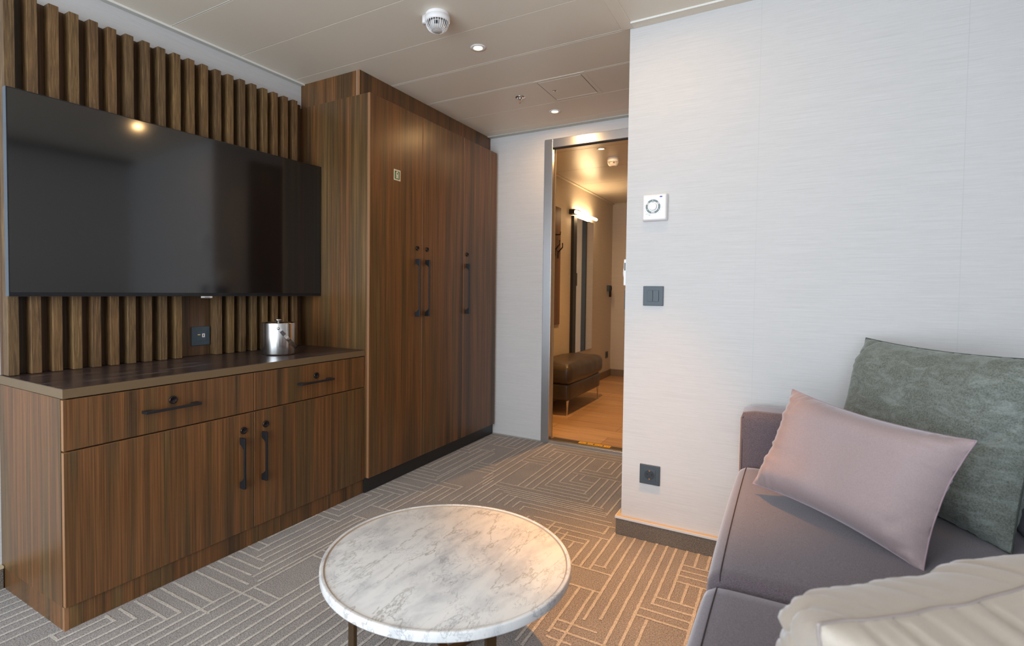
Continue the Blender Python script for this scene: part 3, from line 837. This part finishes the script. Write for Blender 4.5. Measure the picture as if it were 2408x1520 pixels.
# seams on the far arm
am = [o for o in bpy.data.objects if o.name.startswith('armrest')][0]
MB().tube([(2.140, 2.006, .08), (2.139, 2.005, .3), (2.140, 2.007, .590), (2.150, 2.010, .602), (2.3, 2.006, .6035), (2.8, 2.006, .6035)], .0013, 6).build('seam', PIPE, am)
for fx, fy in ((2.22, .22), (2.22, 2.08), (2.93, .22), (2.93, 2.08)):
    b = MB(); b.box(fx - .02, fx + .02, fy - .02, fy + .02, 0, .06, .003); b.build('foot', BLACKM, so)


# ------------------------------------------------------------ cushions
def cushion(name, c, rot, w_, h_, th, mat, pmat, label, ears=.03, wr=.004, seed=0, nx=72, nz=52, sag=0, folds=(), reach=.22):
    Rm = Matrix.Rotation(rot[0], 4, 'Z') @ Matrix.Rotation(rot[1], 4, 'X') @ Matrix.Rotation(rot[2], 4, 'Y')
    rngp = random.Random(seed)
    def outline(u, v):
        # edges bow inwards, corners stand out as ears
        x = u * w_ / 2; z = v * h_ / 2
        x *= 1 - ears * 2 / w_ * (1 - v * v) ** 1.0 * .5
        z *= 1 - ears * 2 / h_ * (1 - u * u) ** 1.0 * .5
        return x, z
    vs = []; fs = []
    grid = {}
    def prof(t):
        t = max(0, 1 - abs(t))
        return (1 - (1 - min(1, t / .5)) ** 2.6)
    edge = []
    for side in (1, -1):
        for j in range(nz + 1):
            for i in range(nx + 1):
                u = math.sin((-1 + 2 * i / nx) * PI / 2); v = math.sin((-1 + 2 * j / nz) * PI / 2)
                x, z = outline(u, v)
                bd = i in (0, nx) or j in (0, nz)
                key = (side, i, j) if not bd else (0, i, j)
                if key in grid: continue
                t = (prof(u) * prof(v)) ** .8 * th / 2
                eu = math.exp(-((1 - abs(u)) / reach)); ev = math.exp(-((1 - abs(v)) / reach))
                # puckers running in from the seams
                wv = math.sin(x * 210 + 3 * noise.noise(Vector((x * 12, seed, 0)))) * noise.noise(Vector((x * 22, seed + 5, side)))
                wh = math.sin(z * 200 + 3 * noise.noise(Vector((z * 12, seed + 9, 0)))) * noise.noise(Vector((z * 22, seed + 2, side)))
                k = 0 if bd else 1
                t += k * wr * (wv * ev * (1 - eu) * 3.4 + wh * eu * (1 - ev) * 3.4)
                t += k * wr * 1.1 * noise.noise(Vector((x * 11, z * 11, seed + side * 3))) * (prof(u) * prof(v))
                for (fu, fv, fa, fl_, fd) in folds:       # a pressed crease
                    dx, dz = x - fu * w_ / 2, z - fv * h_ / 2
                    a_ = dx * math.cos(fa) + dz * math.sin(fa); b_ = -dx * math.sin(fa) + dz * math.cos(fa)
                    t -= k * fd * math.exp(-(b_ / .010) ** 2) * math.exp(-(a_ / fl_) ** 2)
                y = side * max(t, 0) if not bd else 0
                if bd: y += .003 * noise.noise(Vector((x * 20, z * 20, seed)))
                z2 = z - sag * (1 - u * u) * (v + 1) / 2
                p = Vector((x, -y, z2)); grid[key] = len(vs); vs.append(Vector(c) + Rm @ p)
        def g(i, j): return grid.get((side, i, j), grid.get((0, i, j)))
        for j in range(nz):
            for i in range(nx):
                f = [g(i, j), g(i + 1, j), g(i + 1, j + 1), g(i, j + 1)]
                fs.append(f if side > 0 else f[::-1])
    root = thing(name, (c[0], c[1], min(v.z for v in vs)), label, 'cushion')
    mb = MB(); mb.add(vs, fs, 0, True); mb.build('cover', mat, root)
    loop = [grid[(0, i, 0)] for i in range(nx)] + [grid[(0, nx, j)] for j in range(nz)] + [grid[(0, i, nz)] for i in range(nx, 0, -1)] + [grid[(0, 0, j)] for j in range(nz, 0, -1)]
    MB().tube([vs[i] for i in loop], .0019, 6, closed=True).build('seam_piping', pmat, root)
    return root


cushion('cushion', (2.402, 1.587, .587), (-.705, -.416, .069), .448, .298, .135, PINK, PIPEP, 'dusty pink velvet rectangular cushion leaning on the sofa seat', .034, .006, 3, folds=((.75, -.55, .9, .03, .006), (.8, -.85, .3, .03, .006)))
cushion('cushion', (2.595, 1.835, .659), (-.944, -.238, .008), .53, .445, .17, GREEN, PIPEG, 'mottled grey green chenille cushion in the sofa corner', .026, .008, 11, folds=((.8, .1, 1.1, .07, .012),))
cushion('cushion', (2.462, .79, .550), (R(49), R(2), R(1)), .52, .285, .22, CREAM, PIPEC, 'pale cream velvet cushion standing in the near foreground of the sofa', .034, .013, 21, reach=.55, folds=((-.75, .7, 1.2, .04, .010), (-.6, .5, 1.5, .05, .008)))

# ------------------------------------------------------------ devices on the bright wall
def wallplate(name, label, x0, x1, z0, z1, yw=YW):
    t = thing(name, ((x0 + x1) / 2, yw, z0), label, 'switch' if 'switch' in name else 'socket')
    MB().box(x0, x1, yw - .009, yw, z0, z1, .0015).build('cover_plate', DGREY, t)
    return t


s1 = wallplate('light_switch', 'anthracite double light switch on the white wall below the thermostat', 1.7525, 1.8315, .9635, 1.0425)
for k in (0, 1):
    b = MB(); xx = 1.7695 + k * .0228
    b.prism([(0, 0), (.003 + .001 * k, .0), (.0045 - .001 * k, .045), (0, .045)], .0218, frame((xx, YW - .009, .9805), -Y, Z, X), bev=.0006); b.build('rocker', DGREY, s1)
s2 = wallplate('power_socket', 'anthracite power socket low on the white wall near the skirting', 1.7525, 1.8325, .2315, .3105)
xc, zc = 1.7925, .271
b = MB(); b.box(xc - .024, xc + .024, YW - .0105, YW - .009, zc - .024, zc + .024, .0006)
b.lathe([(.0195, 0), (.0205, .0012), (.0215, 0)], (xc, YW - .0105, zc), 40, mat=frame((0, 0, 0), X, Z, -Y), caps=False)
b.build('insert', DGREY, s2)
b = MB(); b.lathe([(0, .0002), (.0193, .0002)], (xc, YW - .0106, zc), 40, mat=frame((0, 0, 0), X, Z, -Y), caps=False); b.build('recess', plain('socket_recess', srgb(40, 52, 60), .5), s2)
for dx in (-.0085, .0095):
    b = MB(); b.lathe([(0, .0004), (.0028, .0004)], (xc + dx, YW - .0106, zc + .003), 16, mat=frame((0, 0, 0), X, Z, -Y), caps=False); b.build('pin_hole', DGREY2, s2)
COPPER = plain('copper_clip', srgb(190, 140, 110), .3, .9)
for za, zb in ((-.020, -.014), (.0145, .019)):
    MB().box(xc - .003, xc + .003, YW - .0118, YW - .0105, zc + za, zc + zb, .0004).build('earth_clip', COPPER, s2)

th_ = thing('thermostat', (1.794, YW, 1.30), 'white square thermostat with round dial on the white wall', 'thermostat')
x0, x1, z0, z1 = 1.744, 1.843, 1.303, 1.414
xc, zc = 1.7885, 1.3605
bm = bmesh.new(); bmesh.ops.create_cube(bm, size=1)
for v in bm.verts:
    fr = v.co.y < 0; k = .92 if fr else 1
    v.co = Vector(((x0 + x1) / 2 + v.co.x * (x1 - x0) * k, YW - (.026 if fr else 0), (z0 + z1) / 2 + v.co.z * (z1 - z0) * k))
bmesh.ops.bevel(bm, geom=list(bm.edges), offset=.006, segments=4, affect='EDGES', profile=.5)
MB().addbm(bm, 0, False).build('housing', WHITEP, th_)
YT = YW - .026; fm = frame((0, 0, 0), X, Z, -Y)
MB().lathe([(.028, -.0005), (.0275, .0006), (.0205, .0008), (.0200, -.0005)], (xc, YT, zc), 48, mat=fm, caps=False).build('ring', WHITES, th_)


def arc(a0, a1, r0, r1, h, n=14):
    pts = [(r1 * math.cos(a), r1 * math.sin(a)) for a in [a0 + (a1 - a0) * i / n for i in range(n + 1)]] + [(r0 * math.cos(a), r0 * math.sin(a)) for a in [a1 + (a0 - a1) * i / n for i in range(n + 1)]]
    mb = MB()
    q = len(pts); o = Vector((xc, YT, zc)); vs = []
    for z_ in (.0004, h):
        for p in pts: vs.append(o + X * p[0] + Z * p[1] - Y * z_)
    n1 = n + 1; fs = []
    for i in range(n):
        fs.append([q + i, q + i + 1, q + q - 2 - i, q + q - 1 - i])
    for i in range(q): fs.append([i, (i + 1) % q, q + (i + 1) % q, q + i])
    mb.add(vs, fs); return mb


for a0, a1, am_ in ((45, 135, 92), (160, 253, 205), (287, 380, 332)):
    mb = arc(R(a0), R(a1), .0208, .0282, .0016); bt = mb.build('grey_button', GREYB, th_)
    ar = R(am_)
    MB().lathe([(0, .0003), (.0016, .0003)], (xc + .0245 * math.cos(ar), YT - .0016, zc + .0245 * math.sin(ar)), 12, mat=fm, caps=False).build('indicator_dot', WHITEP, bt)
MB().lathe([(.0156, 0), (.0154, .0055), (.0150, .0068), (.0143, .0074), (.0136, .0076), (.0134, .0076), (0, .0076)], (xc, YT, zc), 48, mat=fm).build('dial', WHITEP, th_)
b = MB(); b.lathe([(0, 0), (.0058, 0)], (xc + .0305, YT - .0004, zc + .038), 24, mat=frame((0, 0, 0), X, Z * .42, -Y), caps=False); b.build('blue_emblem', BLUE, th_)
MARK = plain('mark_grey', srgb(110, 124, 130), .6)
text_mb('OFF', .0042, frame((xc - .0125, YT - .0003, zc - .0335), X, Z, -Y), .0001).build('printed_word', MARK, th_)
text_mb('AUTO', .0036, frame((xc - .0225, YT - .0003, zc - .0285), X, Z, -Y), .0001).build('printed_word', MARK, th_)
for dx, dz in ((-.0325, .005), (-.033, -.007), (-.029, -.0175), (.0345, -.004), (.030, -.0155), (.0235, -.0255)):
    MB().lathe([(0, 0), (.0009, 0)], (xc + dx, YT - .0004, zc + dz), 8, mat=fm, caps=False).build('printed_dot', MARK, th_)
MB().box(xc - .004, xc + .003, YT - .0009, YT - .0007, zc + .0172, zc + .0185).build('pointer_mark', MARK, th_)

# things on the side of the corner, seen edge on
sd = thing('corner_detector', (XW, 2.22, 1.05), 'white edge-on device on the side of the wall corner by the hall doorway', 'device')
b = MB(); b.box(XW - .012, XW, 2.20, 2.30, 1.045, 1.155, .003); b.build('housing', WHITEP, sd)
b = MB(); b.lathe([(.028, 0), (.027, .008), (.02, .011), (0, .012)], (XW - .012, 2.25, 1.10), 32, mat=frame((0, 0, 0), Y, Z, -X)); b.build('dial', WHITEP, sd)
b = MB(); b.box(XW - .0085, XW - .0045, 2.1995, 2.2002, 1.108, 1.140); b.build('dark_slot', DGREY2, sd)
b = MB(); b.box(XW - .009, XW, 2.21, 2.29, .945, 1.025, .0015)
tag(recenter(b.build('light_switch', DGREY)), 'anthracite switch seen edge on at the wall corner', 'switch')

# ------------------------------------------------------------ ceiling things
def downlight(x, y, label, power, r=.0335, z=H, blend=.6, cone=95, beam=0):
    t = thing('downlight', (x, y, z - .004), label, 'downlight', 'recessed ceiling downlights')
    b = MB(); b.lathe([(r * .55, -.001), (r * .66, -.004), (r, -.003), (r * 1.02, 0)], (x, y, z), 40, caps=False); b.build('trim_ring', WHITEP, t)
    b = MB(); b.lathe([(0, -.0012), (r * .55, -.0012)], (x, y, z), 32, caps=False); b.build('lamp', LAMPW, t)
    # wide glow of the lamp's diffuser, then its narrower beam
    d = bpy.data.lights.new('downlight_glow', 'AREA'); d.shape = 'DISK'; d.size = r * 1.0; d.energy = power; d.color = (1, .60, .26)
    o = bpy.data.objects.new('downlight_glow', d); o.location = (x, y, z - .006); COL.objects.link(o)
    if beam:
        d = bpy.data.lights.new('downlight_beam', 'SPOT'); d.energy = beam; d.color = (1, .42, .06); d.spot_size = R(cone); d.spot_blend = blend; d.shadow_soft_size = .012
        o = bpy.data.objects.new('downlight_beam', d); o.location = (x, y, z - .008); COL.objects.link(o)
    return t


downlight(1.045, 2.029, 'lit recessed downlight in the ceiling beside the smoke detector', .8)
downlight(1.028, 2.96, 'lit recessed downlight in the ceiling just before the hall doorway', 1.8)
downlight(1.82, 1.76, 'lit recessed downlight above the sofa end of the coffee table', 1.0, cone=45, blend=1.0, beam=110)
downlight(1.02, 3.889, 'lit recessed downlight in the hall ceiling', 8, cone=110, beam=25)


def smoke(x, y, z, label, side=True, r=.048, rz=0):
    t = thing('smoke_detector', (x, y, z - .07), label, 'smoke detector')
    MB().lathe([(r * .97, 0), (r * 1.0, -.010), (r * .99, -.012), (r * 1.03, -.013), (r * 1.03, -.028), (r * .96, -.033), (r * .90, -.033), (r * .90, -.028)], (x, y, z), 56, caps=False).build('base', WHITEP, t)
    MB().lathe([(r * .62, -.030), (r * .60, -.045), (r * .36, -.058), (0, -.058)], (x, y, z), 24, caps=False).build('chamber', WHITES, t)
    b = MB()
    for k in range(28):
        a = 2 * PI * k / 28; u = Vector((math.cos(a), math.sin(a), 0))
        pts = []
        for q in range(7):
            s = q / 6; rr_ = r * (.95 - .53 * s ** 1.6); zz = -.031 - .034 * math.sin(s * PI / 2) ** 1.0
            pts.append(Vector((x, y, z + zz)) + u * rr_)
        b.tube(pts, .0012, 5)
    b.build('cage', WHITEP, t)
    MB().lathe([(0, -.066), (r * .38, -.066), (r * .46, -.063), (r * .40, -.061)], (x, y, z), 32, caps=False).build('cap', WHITES, t)
    MB().box(x - .008, x + .008, y - r * .63, y - r * .56, z - .048, z - .036, mat=Matrix.Translation((x, y, 0)) @ Matrix.Rotation(.5, 4, 'Z') @ Matrix.Translation((-x, -y, 0))).build('sensor_window', DGREY2, t)
    if side:
        sx, sy = x - .049, y - .012
        MB().lathe([(.0135, 0), (.0135, -.026), (.0125, -.0285), (0, -.029)], (sx, sy, z), 28).build('indicator_pod', WHITEP, t)
    return t


smoke(1.048, 1.712, H, 'white domed smoke detector on the ceiling near the first downlight')
smoke(1.02, 4.20, H, 'small white smoke detector on the hall ceiling', False, .045)

sp = thing('sprinkler_head', (.946, 2.656, 2.05), 'small chrome sprinkler head hanging from the ceiling beside the access hatch', 'sprinkler')
MB().lathe([(.010, -.004), (.018, -.005), (.026, -.003), (.027, 0)], (.946, 2.656, H), 36, caps=False).build('escutcheon', CHROME, sp)
b = MB(); b.lathe([(.010, 0), (.010, -.010), (.006, -.013), (.0055, -.030), (.004, -.034), (0, -.034)], (.946, 2.656, H), 20); b.build('nozzle', CHROME, sp)
b = MB(); b.box(.9435, .9485, 2.6495, 2.6535, H - .034, H - .016, .0008); b.build('glass_bulb', plain('red_bulb', srgb(180, 110, 80), .2), sp)

ha = thing('access_hatch', (1.23, 2.65, H - .004), 'square beige access hatch with chrome latch in the ceiling', 'hatch')
b = MB()
X0, X1, Y0, Y1 = 1.113, 1.346, 2.521, 2.785
b.box(X0 - .012, X1 + .024, Y0 - .023, Y0 - .003, H - .0016, H); b.box(X0 - .012, X1 + .024, Y1 + .003, Y1 + .020, H - .0016, H)
b.box(X0 - .012, X0 - .003, Y0 - .003, Y1 + .003, H - .0016, H); b.box(X1 + .003, X1 + .024, Y0 - .003, Y1 + .003, H - .0016, H)
b.build('frame', CEIL, ha)
b = MB(); b.box(X0, X1, Y0, Y1, H - .0022, H - .0002, .0006); b.box(X0, X1, Y1 - .001, Y1 + .001, H - .003, H - .001, mi=1); b.build('panel', [CEIL, SEAMW], ha)
b = MB(); b.box(X0 - .0032, X1 + .0032, Y0 - .0032, Y1 + .0032, H - .0004, H - .00005); b.build('gap', DGREY2, ha)
b = MB(); b.lathe([(0, -.0045), (.006, -.0045), (.012, -.003), (.013, -.002)], (1.152, 2.655, H), 24, caps=False); b.build('latch', CHROME, ha)

# ------------------------------------------------------------ hall furniture
ot = thing('leather_bench', (.56, 4.45, 0), 'dark brown leather bench with slim metal legs in the hall', 'bench')
rbox(.405, .735, 4.035, 4.875, .122, .262, .022, (.004, 0, 0), 10).build('base', LEATH, ot)
rbox(.398, .752, 4.012, 4.898, .266, .415, .045, (.006, .004, .03), 22, .0045, 4).build('seat_cushion', LEATH, ot)
for fx, fy, s in ((.715, 4.06, 1), (.715, 4.85, -1), (.43, 4.06, 1), (.43, 4.85, -1)):
    b = MB(); b.prism([(-.022, .124), (.022, .124), (.006 - .012, 0), (-.016, 0)], .006, frame((fx, fy, 0), Y * s, Z, X * 1), bev=.0008); b.build('leg', CHROME, ot)

mi_ = thing('wall_mirror', (HX, 5.26, .40), 'tall narrow wall mirror with dark frame in the hall', 'mirror')
b = MB(); b.box(HX, HX + .016, 4.945, 5.585, .40, 1.775, .001); b.build('back_frame', BLACKM, mi_)
b = MB(); b.box(HX + .016, HX + .0175, 4.947, 5.583, .402, 1.773); b.build('glass', MIRR, mi_)
b = MB(); b.box(HX + .016, HX + .030, 4.945, 5.035, .40, 1.775, .001); b.build('side_profile', BLACKM, mi_)
la = thing('mirror_lamp', (HX, 5.2, 1.78), 'glowing tube lamp above the hall mirror', 'lamp')
b = MB(); b.box(HX, HX + .055, 4.88, 4.985, 1.785, 1.83, .002); b.build('bracket', BLACKM, la)
b = MB(); b.tube([(HX + .062, 4.90, 1.803), (HX + .062, 5.53, 1.803)], .014, 12); b.build('tube', LAMPB, la)
b = MB(); b.box(HX + .045, HX + .08, 4.9, 5.0, 1.815, 1.823); b.build('cover', BLACKM, la)
co = thing('coat_hook_board', (HX, 4.4, .713), 'tall brown board with black coat hooks on the hall wall', 'coat rack')
b = MB(); b.box(HX, HX + .016, 4.20, 4.635, .713, 1.804, .001); b.build('board', HOOKP, co)
for yy, zz in ((4.50, 1.42), (4.36, 1.42), (4.57, 1.40)):
    b = MB(); xx = HX + .016
    b.box(xx, xx + .008, yy - .009, yy + .009, zz - .07, zz, .001)
    b.tube([(xx + .006, yy, zz - .01), (xx + .045, yy, zz + .03), (xx + .045, yy, zz + .07)], .006, 8)
    b.build('hook', BLACKM, co)
b = MB(); b.box(HX + .016, HX + .022, 4.47, 4.49, 1.52, 1.57); b.tube([(HX + .02, 4.48, 1.54), (HX + .075, 4.48, 1.54), (HX + .075, 4.48, 1.565)], .006, 8); b.build('hook', BLACKM, co)

to = thing('emergency_torch', (HX, 6.2, .96), 'small dark torch in a wall holder at the end of the hall', 'torch')
b = MB(); b.box(HX, HX + .03, 6.16, 6.24, 1.035, 1.105, .002); b.build('holder', DGREY, to)
b = MB(); b.lathe([(.0, 0), (.014, .001), (.014, .07), (.02, .09), (.02, .13), (0, .135)], (HX + .03, 6.2, .965), 20); b.build('body', BLACKM, to)
hs = thing('power_socket', (HX, 6.19, .23), 'dark power socket low on the hall wall beyond the bench', 'socket')
b = MB(); b.box(HX, HX + .009, 6.15, 6.23, .23, .31, .0015); b.build('cover_plate', DGREY, hs)
b = MB(); b.box(HX + .009, HX + .011, 6.167, 6.213, .247, .293, .0008); b.build('insert', DGREY2, hs)
